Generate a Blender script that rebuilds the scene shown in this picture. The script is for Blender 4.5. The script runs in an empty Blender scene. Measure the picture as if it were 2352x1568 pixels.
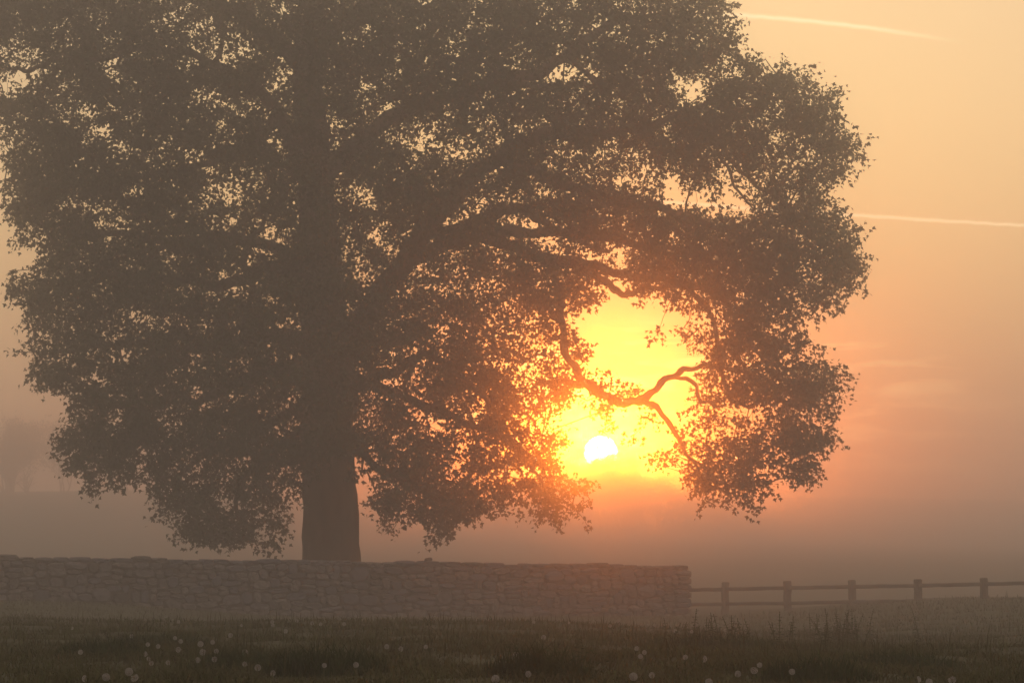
import bpy, math, random
import numpy as np
from mathutils import Vector, Matrix

R = math.radians
rng = np.random.default_rng(11)
random.seed(5)
scene = bpy.context.scene
col = scene.collection

# ------------------------------------------------------------------ camera
EYE = Vector((0.0, 0.0, 1.5))
F = 7869.0                      # focal length in picture units (picture 2352 wide)
HOR = 1317.0                    # picture row of the horizon
PITCH = math.atan((HOR - 784.0) / F)
cam_d = bpy.data.cameras.new('camera')
cam = bpy.data.objects.new('camera', cam_d)
col.objects.link(cam)
cam.location = EYE
cam.rotation_euler = (math.pi / 2 + PITCH, 0, 0)
cam_d.sensor_width = 36.0
cam_d.lens = 36.0 * F / 2352.0
cam_d.clip_start = 0.1
cam_d.clip_end = 40000.0
scene.camera = cam

def ray(px, py):
    x = (px - 1176.0) / F
    y = -(py - 784.0) / F
    c, s = math.cos(PITCH), math.sin(PITCH)
    return Vector((x, c - y * s, s + y * c))

def at(px, py, d):
    """point of the place seen at a picture position, at a distance d ahead"""
    v = ray(px, py)
    return EYE + v * (d / v.y)

# ------------------------------------------------------------------ sky, sun, exposure
SUN = ray(1380, 1039).normalized()
SUN_EL = math.asin(SUN.z)
SUN_AZ = math.atan2(SUN.x, SUN.y)

world = bpy.data.worlds.new('World')
scene.world = world
world.use_nodes = True
wt = world.node_tree
wt.nodes.clear()
def wn(kind, **kw):
    n = wt.nodes.new(kind)
    for k, v in kw.items():
        setattr(n, k, v)
    return n
def wl(a, b):
    wt.links.new(a, b)
def wmath(op, a, b=None, clamp=False):
    n = wn('ShaderNodeMath', operation=op, use_clamp=clamp)
    for i, v in enumerate((a, b)):
        if v is None:
            continue
        if isinstance(v, (int, float)):
            n.inputs[i].default_value = v
        else:
            wl(v, n.inputs[i])
    return n.outputs[0]
def wscale(colour, fac):
    n = wn('ShaderNodeVectorMath', operation='SCALE')
    if isinstance(colour, tuple):
        n.inputs[0].default_value = colour
    else:
        wl(colour, n.inputs[0])
    if isinstance(fac, (int, float)):
        n.inputs['Scale'].default_value = fac
    else:
        wl(fac, n.inputs['Scale'])
    return n.outputs[0]
def wadd(a, b):
    n = wn('ShaderNodeVectorMath', operation='ADD')
    wl(a, n.inputs[0]); wl(b, n.inputs[1])
    return n.outputs[0]

SKY_STRENGTH = 0.08
sky = wn('ShaderNodeTexSky', sky_type='NISHITA')
sky.sun_disc = False
sky.sun_elevation = SUN_EL
sky.sun_rotation = SUN_AZ
sky.altitude = 0
sky.air_density = 1.0
sky.dust_density = 7.5
sky.ozone_density = 1.0
tint = wn('ShaderNodeVectorMath', operation='MULTIPLY')
wl(sky.outputs[0], tint.inputs[0])
tint.inputs[1].default_value = (1.08, 1.45, 2.15)      # the camera's cooler white balance

geo = wn('ShaderNodeTexCoord')
vdir = geo.outputs['Generated']
dotn = wn('ShaderNodeVectorMath', operation='DOT_PRODUCT')
wl(vdir, dotn.inputs[0]); dotn.inputs[1].default_value = SUN
cosang = dotn.outputs['Value']
sep = wn('ShaderNodeSeparateXYZ'); wl(vdir, sep.inputs[0])
# aureole of the low sun: three forward lobes
up = wmath('MAXIMUM', cosang, 0.0)
g1 = wmath('POWER', up, 60.0)
g2 = wmath('POWER', up, 500.0)
g3 = wmath('POWER', up, 4000.0)
glow = wadd(wadd(wscale((1.0, 0.60, 0.26), wmath('MULTIPLY', g1, 0.01)),
                 wscale((1.0, 0.58, 0.13), wmath('MULTIPLY', g2, 0.05))),
            wscale((1.0, 0.72, 0.25), wmath('MULTIPLY', g3, 0.5)))
# the disc itself
disc = wmath('GREATER_THAN', cosang, math.cos(R(0.272)))
disc_c = wscale((1.0, 0.66, 0.30), wmath('MULTIPLY', disc, 260.0))
# thin cloud streaks, lying in flat layers low over the horizon
flat = wn('ShaderNodeCombineXYZ')
wl(wmath('MULTIPLY', sep.outputs[0], 26.0), flat.inputs[0])
wl(wmath('MULTIPLY', sep.outputs[2], 150.0), flat.inputs[1])
nz = wn('ShaderNodeTexNoise'); nz.inputs['Scale'].default_value = 1.0
nz.inputs['Detail'].default_value = 5.0; nz.inputs['Roughness'].default_value = 0.55
nz.inputs['Distortion'].default_value = 0.6
wl(flat.outputs[0], nz.inputs['Vector'])
cr = wn('ShaderNodeValToRGB')
cr.color_ramp.elements[0].position = 0.50; cr.color_ramp.elements[0].color = (0, 0, 0, 1)
cr.color_ramp.elements[1].position = 0.68; cr.color_ramp.elements[1].color = (1, 1, 1, 1)
wl(nz.outputs['Fac'], cr.inputs[0])
band = wn('ShaderNodeMapRange'); band.interpolation_type = 'SMOOTHSTEP'
wl(sep.outputs[2], band.inputs['Value'])
band.inputs['From Min'].default_value = 0.078; band.inputs['From Max'].default_value = 0.060
cloud = wmath('MULTIPLY', cr.outputs[0], band.outputs[0])
cloud = wmath('MULTIPLY', cloud, wmath('POWER', up, 450.0))
cloud_c = wscale((1.0, 0.74, 0.30), wmath('MULTIPLY', cloud, 5.0))

# vapour trails: thin ice-cloud streaks at fixed bearings of the sky
uu = wmath('DIVIDE', sep.outputs[0], wmath('MAXIMUM', sep.outputs[1], 0.05))
vv_ = wmath('DIVIDE', sep.outputs[2], wmath('MAXIMUM', sep.outputs[1], 0.05))
nz2 = wn('ShaderNodeTexNoise'); nz2.inputs['Scale'].default_value = 260.0; nz2.inputs['Detail'].default_value = 4.0
wl(vdir, nz2.inputs['Vector'])
front = wmath('GREATER_THAN', sep.outputs[1], 0.3)
trails = None
for pts, width, amp, fade in ((((1500, 28), (1680, 36), (1800, 44), (1920, 54), (2040, 70), (2140, 86), (2230, 102)), 5.0, 0.45, (1560, 1760, 1950, 2260)),
                        (((1300, 445), (1500, 462), (1640, 474), (1760, 483), (1920, 490), (2100, 500), (2260, 512), (2420, 523)), 4.0, 0.52, (1300, 1500, 2900, 3600))):
    q = np.array([[ray(a, b).x / ray(a, b).y, ray(a, b).z / ray(a, b).y] for a, b in pts])
    c2, c1, c0 = np.polyfit(q[:, 0], q[:, 1], 2)
    line = wmath('ADD', wmath('MULTIPLY', wmath('ADD', wmath('MULTIPLY', uu, float(c2)), float(c1)), uu), float(c0))
    wig = wmath('MULTIPLY', wmath('SUBTRACT', nz2.outputs['Fac'], 0.5), 7.0 / F)
    off = wmath('DIVIDE', wmath('ADD', wmath('SUBTRACT', vv_, line), wig), width / F)
    m = wmath('POWER', 2.718, wmath('MULTIPLY', wmath('MULTIPLY', off, off), -1.0))
    for a, b in ((fade[0], fade[1]), (fade[3], fade[2])):
        r_ = wn('ShaderNodeMapRange'); r_.interpolation_type = 'SMOOTHSTEP'
        wl(uu, r_.inputs['Value'])
        r_.inputs['From Min'].default_value = (a - 1176) / F; r_.inputs['From Max'].default_value = (b - 1176) / F
        m = wmath('MULTIPLY', m, r_.outputs[0])
    m = wmath('MULTIPLY', wmath('MULTIPLY', m, front), amp)
    trails = m if trails is None else wmath('ADD', trails, m)
trail_c = wscale((1.0, 0.86, 0.62), trails)

bg1 = wn('ShaderNodeBackground'); bg1.inputs['Strength'].default_value = SKY_STRENGTH
wl(tint.outputs[0], bg1.inputs['Color'])
bg2 = wn('ShaderNodeBackground'); bg2.inputs['Strength'].default_value = 1.0
sky_fill = wn('ShaderNodeCombineXYZ')                     # even light added over the whole sky to brighten the mist
for k, v in enumerate((0.50, 0.36, 0.24)): sky_fill.inputs[k].default_value = v
wl(wadd(wadd(wadd(wadd(glow, cloud_c), trail_c), disc_c), sky_fill.outputs[0]), bg2.inputs['Color'])
adds = wn('ShaderNodeAddShader')
wl(bg1.outputs[0], adds.inputs[0]); wl(bg2.outputs[0], adds.inputs[1])
wout = wn('ShaderNodeOutputWorld'); wl(adds.outputs[0], wout.inputs['Surface'])
world.cycles.sampling_method = 'MANUAL'
world.cycles.sample_map_resolution = 2048

sun_d = bpy.data.lights.new('sun', 'SUN')
sun_d.energy = 1.2
sun_d.angle = R(0.53)
sun_d.color = (1.0, 0.19, 0.006)
sun = bpy.data.objects.new('sun', sun_d)
col.objects.link(sun)
sun.location = SUN * 60 + EYE
sun.rotation_euler = SUN.to_track_quat('Z', 'Y').to_euler()

HAZE_DENSITY = 0.0053
HAZE_G = 0.984          # forward-scattering droplets
HAZE_G2 = 0.35         # the rest scatters widely
HAZE_FORWARD = 0.40

vs = scene.view_settings
vs.view_transform = 'Standard'
vs.look = 'None'
vs.exposure = 0.0
vs.gamma = 1.0
vs.use_curve_mapping = False
cy = scene.cycles
cy.max_bounces = 6
cy.diffuse_bounces = 2
cy.transmission_bounces = 2
cy.volume_bounces = 1
cy.sample_clamp_indirect = 4.0
cy.use_denoising = True
cy.volume_step_rate = 1.0

# ------------------------------------------------------------------ helpers
def smooth(a, b, x):
    t = np.clip((np.asarray(x, float) - a) / (b - a), 0, 1)
    return t * t * (3 - 2 * t)

def mesh_np(name, verts, faces_flat, sizes, mat=None, smooth_shade=False):
    me = bpy.data.meshes.new(name)
    verts = np.asarray(verts, np.float32)
    faces_flat = np.asarray(faces_flat, np.int32)
    sizes = np.asarray(sizes, np.int32)
    me.vertices.add(len(verts)); me.vertices.foreach_set('co', verts.ravel())
    me.loops.add(len(faces_flat)); me.loops.foreach_set('vertex_index', faces_flat)
    me.polygons.add(len(sizes))
    starts = np.concatenate(([0], np.cumsum(sizes)[:-1])).astype(np.int32)
    me.polygons.foreach_set('loop_start', starts)
    if smooth_shade:
        me.polygons.foreach_set('use_smooth', np.ones(len(sizes), bool))
    me.update(calc_edges=True)
    if mat:
        me.materials.append(mat)
    return me

def link(name, data, parent=None, **props):
    o = bpy.data.objects.new(name, data)
    col.objects.link(o)
    if parent:
        o.parent = parent
    for k, v in props.items():
        o[k] = v
    return o

class MB:
    """collects pieces into one mesh"""
    def __init__(self):
        self.v = []; self.f = []
    def add(self, vs, fs):
        b = len(self.v)
        self.v += [tuple(p) for p in vs]
        self.f += [tuple(b + i for i in f) for f in fs]
    def tube(self, pts, rad, n=8, cap=True, wob=0.0, twist=0.0):
        pts = [Vector(p) for p in pts]
        rings = []
        ref = Vector((0.13, 1, 0.07)).normalized()
        for i, p in enumerate(pts):
            t = (pts[min(i + 1, len(pts) - 1)] - pts[max(i - 1, 0)])
            if t.length < 1e-6: t = Vector((0, 0, 1))
            t.normalize()
            a = ref - t * ref.dot(t)
            if a.length < 0.05:
                a = Vector((1, 0, 0)) - t * t.x
            a.normalize(); b = t.cross(a)
            ring = []
            for k in range(n):
                an = 2 * math.pi * k / n
                r = rad[i] * (1 + (wob * (math.sin(an * 3 + i * .7) + math.sin(an * 5 - i * 1.3)) if wob else 0))
                ring.append(p + a * (math.cos(an) * r) + b * (math.sin(an) * r))
            rings.append(ring)
        vs = [q for r_ in rings for q in r_]
        fs = []
        for i in range(len(rings) - 1):
            for k in range(n):
                k2 = (k + 1) % n
                fs.append((i * n + k, i * n + k2, (i + 1) * n + k2, (i + 1) * n + k))
        if cap:
            fs.append(tuple(reversed(range(n))))
            fs.append(tuple((len(rings) - 1) * n + k for k in range(n)))
        self.add(vs, fs)
    def mesh(self, name, mat, smooth_shade=False):
        me = bpy.data.meshes.new(name)
        me.from_pydata(self.v, [], self.f)
        if smooth_shade:
            for p in me.polygons: p.use_smooth = True
        me.materials.append(mat)
        me.update()
        return me

# ------------------------------------------------------------------ materials
def material(name, c1, c2, scale=5.0, rough=0.9, detail=4.0, bump=0.0, per_object=0.0, island=0.0,
             translucent=0.0, tcol=None, coords='Object', stretch=None, c3=None):
    m = bpy.data.materials.new(name); m.use_nodes = True
    nt = m.node_tree; N = nt.nodes; L = nt.links
    b = N['Principled BSDF']; b.inputs['Roughness'].default_value = rough
    b.inputs['Specular IOR Level'].default_value = 0.25
    tc = N.new('ShaderNodeTexCoord')
    src = tc.outputs[coords]
    if stretch:
        mp = N.new('ShaderNodeMapping'); mp.inputs['Scale'].default_value = stretch
        L.new(src, mp.inputs['Vector']); src = mp.outputs[0]
    nz = N.new('ShaderNodeTexNoise'); nz.inputs['Scale'].default_value = scale
    nz.inputs['Detail'].default_value = detail
    L.new(src, nz.inputs['Vector'])
    rp = N.new('ShaderNodeValToRGB')
    rp.color_ramp.elements[0].position = 0.32; rp.color_ramp.elements[0].color = (*c1, 1)
    rp.color_ramp.elements[1].position = 0.68; rp.color_ramp.elements[1].color = (*c2, 1)
    L.new(nz.outputs['Fac'], rp.inputs[0])
    out = rp.outputs[0]
    if per_object or island:
        rnd = N.new('ShaderNodeObjectInfo').outputs['Random'] if per_object else N.new('ShaderNodeNewGeometry').outputs['Random Per Island']
        amt = per_object or island
        hs = N.new('ShaderNodeHueSaturation')
        mr = N.new('ShaderNodeMapRange'); mr.inputs['To Min'].default_value = 1 - amt; mr.inputs['To Max'].default_value = 1 + amt
        L.new(rnd, mr.inputs['Value']); L.new(mr.outputs[0], hs.inputs['Value'])
        L.new(out, hs.inputs['Color']); out = hs.outputs[0]
        if c3:
            mx = N.new('ShaderNodeMix'); mx.data_type = 'RGBA'
            mul = N.new('ShaderNodeMath'); mul.operation = 'MULTIPLY'; mul.inputs[1].default_value = 7.31
            fr = N.new('ShaderNodeMath'); fr.operation = 'FRACT'
            L.new(rnd, mul.inputs[0]); L.new(mul.outputs[0], fr.inputs[0])
            L.new(fr.outputs[0], mx.inputs['Factor'])
            L.new(out, mx.inputs['A']); mx.inputs['B'].default_value = (*c3, 1)
            out = mx.outputs['Result']
    L.new(out, b.inputs['Base Color'])
    if bump:
        bp = N.new('ShaderNodeBump'); bp.inputs['Strength'].default_value = bump
        L.new(nz.outputs['Fac'], bp.inputs['Height']); L.new(bp.outputs[0], b.inputs['Normal'])
    if translucent:
        tr = N.new('ShaderNodeBsdfTranslucent')
        if tcol: tr.inputs['Color'].default_value = (*tcol, 1)
        else: L.new(out, tr.inputs['Color'])
        ms = N.new('ShaderNodeMixShader'); ms.inputs[0].default_value = translucent
        L.new(b.outputs[0], ms.inputs[1]); L.new(tr.outputs[0], ms.inputs[2])
        L.new(ms.outputs[0], N['Material Output'].inputs['Surface'])
    return m

M_ground = material('turf_soil', (0.022, 0.026, 0.010), (0.052, 0.058, 0.022), scale=1.3, detail=8, bump=0.4)
M_grass = material('grass_blades', (0.030, 0.042, 0.012), (0.075, 0.090, 0.030), scale=0.9, island=0.45, translucent=0.25, c3=(0.085, 0.075, 0.032))
M_tuss = material('tussock_blades', (0.018, 0.030, 0.008), (0.040, 0.060, 0.018), scale=3, translucent=0.2)
M_weed = material('weed_leaf', (0.020, 0.036, 0.010), (0.045, 0.070, 0.020), scale=6, translucent=0.25)
M_leaf = material('tree_leaf', (0.020, 0.030, 0.009), (0.042, 0.060, 0.018), scale=0.7, translucent=0.3)
M_bark = material('bark', (0.045, 0.036, 0.028), (0.110, 0.090, 0.070), scale=3.0, detail=9, bump=0.6, stretch=(1, 1, 0.3))
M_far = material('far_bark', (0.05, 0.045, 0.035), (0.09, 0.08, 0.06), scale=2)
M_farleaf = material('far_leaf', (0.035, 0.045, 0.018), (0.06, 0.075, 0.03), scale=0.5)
M_stone = material('field_stone', (0.045, 0.041, 0.038), (0.16, 0.15, 0.143), scale=4.5, detail=8, bump=0.5, per_object=0.5, c3=(0.095, 0.10, 0.125))
M_core = material('wall_filling', (0.05, 0.046, 0.04), (0.11, 0.10, 0.09), scale=9, bump=0.6)
M_wood = material('weathered_wood', (0.10, 0.085, 0.07), (0.20, 0.175, 0.15), scale=6, detail=8, bump=0.3, per_object=0.2, stretch=(1, 1, 0.25))
M_puff = material('dandelion_fluff', (0.30, 0.295, 0.285), (0.42, 0.41, 0.40), scale=20, translucent=0.4)
M_stem = material('dandelion_stem', (0.06, 0.07, 0.03), (0.10, 0.10, 0.05), scale=20)
M_core2 = material('dandelion_core', (0.16, 0.13, 0.08), (0.24, 0.20, 0.13), scale=30)

# ------------------------------------------------------------------ ground
def bumps(x, y):
    return (0.030 * np.sin(x * 1.1 + 0.7 * np.sin(y * 0.37)) * np.sin(y * 0.53 + 1.3)
            + 0.022 * np.sin(x * 2.3 + y * 0.9 + 2.0) + 0.016 * np.sin(y * 1.9 - x * 1.4)
            + 0.010 * np.sin(x * 5.1 + 1) * np.sin(y * 3.3))

def ground_z(x, y):
    x = np.asarray(x, float); y = np.asarray(y, float)
    k = 0.03 + 0.24 * smooth(0.0, 4.0, x)
    zn = -0.66 - k * smooth(25, 45, y)
    z90 = -1.27 + 0.56 * smooth(5, 14, x) + 0.50 * smooth(5, 14, -x)
    z = zn + (z90 - zn) * smooth(45, 80, y)
    z = z + bumps(x, y) * (1 - smooth(70, 95, y))
    zf = -1.25
    z = z + (zf - z) * smooth(104, 125, y)
    yc = np.clip(y, 150, 850)
    hill = 1.25 * smooth(120, 260, y) + yc * np.tan(np.radians(1.25 * (yc - 150) / 700)) + 6.5 * smooth(180, 470, y) * smooth(0, 50, -x) * (1 - smooth(520, 800, y))
    hill = hill + smooth(150, 500, y) * (0.3 * np.sin(x * 0.021 + 1.0) + 0.2 * np.sin(x * 0.05 + y * 0.02))
    return EYE.z + z + hill

def axis(parts):
    out = []
    for a, b, n in parts:
        out.append(np.linspace(a, b, n, endpoint=False))
    return np.concatenate(out)
gx = np.concatenate([-axis([(20, 60, 20), (60, 300, 16), (300, 2600, 14)])[::-1], [-2600][:0], axis([(-20, 20, 110)]), axis([(20, 60, 20), (60, 300, 16), (300, 2600, 14)]), [2600]])
gx = np.unique(np.concatenate([[-2600], gx]))
gy = np.concatenate([axis([(-600, -20, 10), (-20, 10, 10), (10, 60, 130), (60, 130, 90), (130, 900, 90), (900, 2600, 14)]), [2600]])
GX, GY = np.meshgrid(gx, gy)
GZ = ground_z(GX, GY)
V = np.stack([GX, GY, GZ], -1).reshape(-1, 3)
nx, ny = len(gx), len(gy)
I = (np.arange(ny - 1)[:, None] * nx + np.arange(nx - 1)[None, :]).ravel()
Q = np.stack([I, I + 1, I + nx + 1, I + nx], 1)
g = link('meadow_ground', mesh_np('meadow_ground', V, Q.ravel(), np.full(len(Q), 4), M_ground, True), kind='structure')

def gz(x, y):
    return float(ground_z(x, y))

# ------------------------------------------------------------------ the great tree
TD = 113.0                                       # distance of the trunk
outline = [(-250, -20), (-150, 60), (-60, 150), (0, 250), (20, 300), (42, 370), (22, 430), (25, 490), (62, 540), (150, 572), (75, 600), (85, 635),
    (28, 645), (80, 690), (62, 715), (165, 745), (68, 770), (72, 825), (95, 855), (130, 888), (172, 892), (182, 930), (152, 965), (146, 1012), (162, 1060),
    (202, 1095), (262, 1112), (300, 1005), (330, 1120), (368, 1130), (380, 1035), (392, 1150), (402, 1195), (442, 1225), (512, 1238), (560, 1246),
    (612, 1220), (662, 1188), (700, 1150), (760, 1080), (826, 1080), (845, 1130), (872, 1185), (930, 1190), (1002, 1212), (1060, 1196), (1068, 1160), (1100, 1172), (1132, 1158),
    (1172, 1112), (1200, 1130), (1252, 1182), (1302, 1188), (1334, 1168), (1322, 1100), (1312, 1040), (1420, 1000), (1492, 940), (1500, 1000), (1532, 1060),
    (1598, 1080), (1612, 1122), (1652, 1142), (1702, 1130), (1740, 1134), (1766, 1108), (1745, 1035), (1800, 1062), (1850, 1085), (1888, 1052),
    (1900, 980), (1888, 930), (1918, 888), (1890, 840), (1850, 805), (1795, 765), (1850, 700), (1900, 702), (1918, 660), (1954, 680),
    (1950, 640), (1967, 585), (1932, 512), (1850, 470), (1884, 420), (1900, 388), (1930, 402), (1942, 370), (1951, 330), (1920, 282), (1926, 240),
    (1872, 222), (1832, 182), (1772, 166), (1712, 148), (1690, 160), (1664, 172), (1628, 216), (1535, 250), (1542, 188), (1622, 160),
    (1672, 110), (1686, 80), (1666, 30), (1640, 0), (1600, -30), (1480, -70), (1350, -95), (1200, -115), (1000, -128), (780, -135), (520, -125), (280, -105), (20, -85), (-160, -65)]
# openings in the crown: x, y, rx, ry, share of foliage left
gaps = [(1590,195,34,34,0),(1382,1040,70,42,0),(15,195,50,26,0),(620,205,18,20,.02),(642,280,22,28,0),(640,322,25,15,.4),(475,222,30,18,.05),(365,38,35,18,.4),(430,50,60,15,.4),(565,100,30,12,.4),
 (612,135,22,12,.3),(675,18,35,25,.4),(500,128,90,14,.4),(268,137,10,10,.1),(60,140,60,35,.35),(35,190,45,22,0),(185,250,35,25,.5),(245,318,50,20,.45),
 (310,340,60,30,.6),(530,400,40,25,.4),(500,445,35,35,.45),(320,430,15,10,.2),(258,510,30,25,.5),(590,550,25,40,.3),(633,535,15,40,.5),(565,600,15,15,.2),
 (522,645,35,14,.02),(522,675,38,12,.5),(375,630,20,15,.4),(235,695,12,8,.1),(300,730,60,30,.6),(740,200,10,10,0),(750,280,20,14,.1),(845,165,9,9,0),(890,240,40,15,.5),
 (965,310,55,30,.3),(1070,338,18,20,.03),(1125,360,24,35,.3),(1095,315,15,10,.2),(820,438,40,25,.4),(1000,495,13,26,0),(855,540,22,13,0),(925,520,35,18,.45),
 (1080,500,50,12,.2),(1015,552,35,8,0),(1130,555,27,8,0),(1100,460,30,20,.5),(801,555,8,18,.1),(970,640,60,35,.5),(800,640,25,15,.5),(1100,650,60,30,.6),
 (915,715,20,12,.5),(1090,740,80,30,.5),(1275,170,38,25,0),(1350,180,25,18,.15),(1330,150,22,20,.1),(1220,302,22,13,0),(1230,268,30,8,.2),(1335,272,60,8,.4),
 (1380,345,100,11,.25),(1456,390,110,25,.4),(1490,400,50,30,.35),(1510,425,60,35,.3),(1540,455,50,28,.12),(1610,465,48,26,.08),(1680,470,52,26,.08),(1668,385,30,30,.15),
 (1720,430,30,30,.15),(1776,318,25,25,.3),(1770,245,20,20,.4),(1830,360,40,25,.5),(1190,495,22,25,.1),(1250,515,42,20,.08),(1226,440,40,20,.45),
 (1276,560,50,20,.08),(1330,575,60,25,.25),(1400,585,58,26,.03),(1436,535,40,20,.45),(1410,650,42,20,.03),(1455,718,112,44,0),(1415,780,75,45,.03),(1500,822,104,54,0),
 (1548,872,62,46,.05),(1325,962,38,58,.05),(1458,968,42,42,.03),(1395,1050,110,48,.02),(1345,840,28,25,.25),(1240,810,60,60,.45),(1310,730,30,60,.3),(1570,700,50,30,.35),
 (1535,900,66,48,.12),(1680,970,42,30,.2),(1760,940,42,25,.2),(1650,960,30,15,.3),(1766,985,30,30,.3),(1780,1030,25,25,.4),(1750,1075,15,32,.15),
 (925,840,48,42,.35),(960,915,30,40,.45),(815,850,10,40,.4),(675,910,8,11,0),(672,970,10,25,.4),(435,905,32,20,.12),(465,930,32,11,.2),(520,910,30,20,.5),(295,800,60,25,.35),
 (225,870,35,20,.3),(275,970,22,30,.25),(395,1010,22,13,.25),(500,1075,70,30,.6),(635,1085,25,40,.35),(520,1145,20,16,.1),(600,1160,30,15,.4),(680,1170,28,34,.05),
 (1050,995,42,16,.15),(850,1005,16,16,.3),(838,1050,14,22,.15),(1100,1085,70,20,.45),(850,1100,20,30,.1),(330,1060,25,40,.35),(1180,1090,40,20,.4),(760,1150,80,90,0),
 (1632,880,46,40,.35),(1640,740,45,40,.5),(1180,720,50,50,.6),(1570,1000,60,45,.35),(1820,700,30,40,.5),(1840,640,20,30,.45),(1200,860,40,40,.5),(1230,960,40,40,.55),(1150,600,30,15,.4)]

OP = np.array(outline, float)
def inside(px, py):
    res = np.zeros(px.shape, bool)
    n = len(OP)
    j = n - 1
    for i in range(n):
        xi, yi = OP[i]; xj, yj = OP[j]
        c = ((yi > py) != (yj > py)) & (px < (xj - xi) * (py - yi) / (yj - yi + 1e-9) + xi)
        res ^= c
        j = i
    return res
def keep_prob(px, py):
    p = np.ones(px.shape)
    for x, y, rx, ry, k in gaps:
        q = ((px - x) / (rx + 3)) ** 2 + ((py - y) / (ry + 3)) ** 2
        p = np.minimum(p, np.where(q < 1, k, np.where(q < 1.5, k + (1 - k) * (q - 1) / .5, 1)))
    return p * (.62 + .38 * smooth(110, 430, np.hypot(px - 1380, py - 1000)))
def depth_half(px, py):
    u = np.clip((px - 820) / 1180, -1, 1); v = np.clip((py - 480) / 960, -1, 1)
    return 10.5 * np.sqrt(np.clip(1 - u * u * .9, .08, 1)) * np.sqrt(np.clip(1 - v * v * .9, .1, 1))

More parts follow.
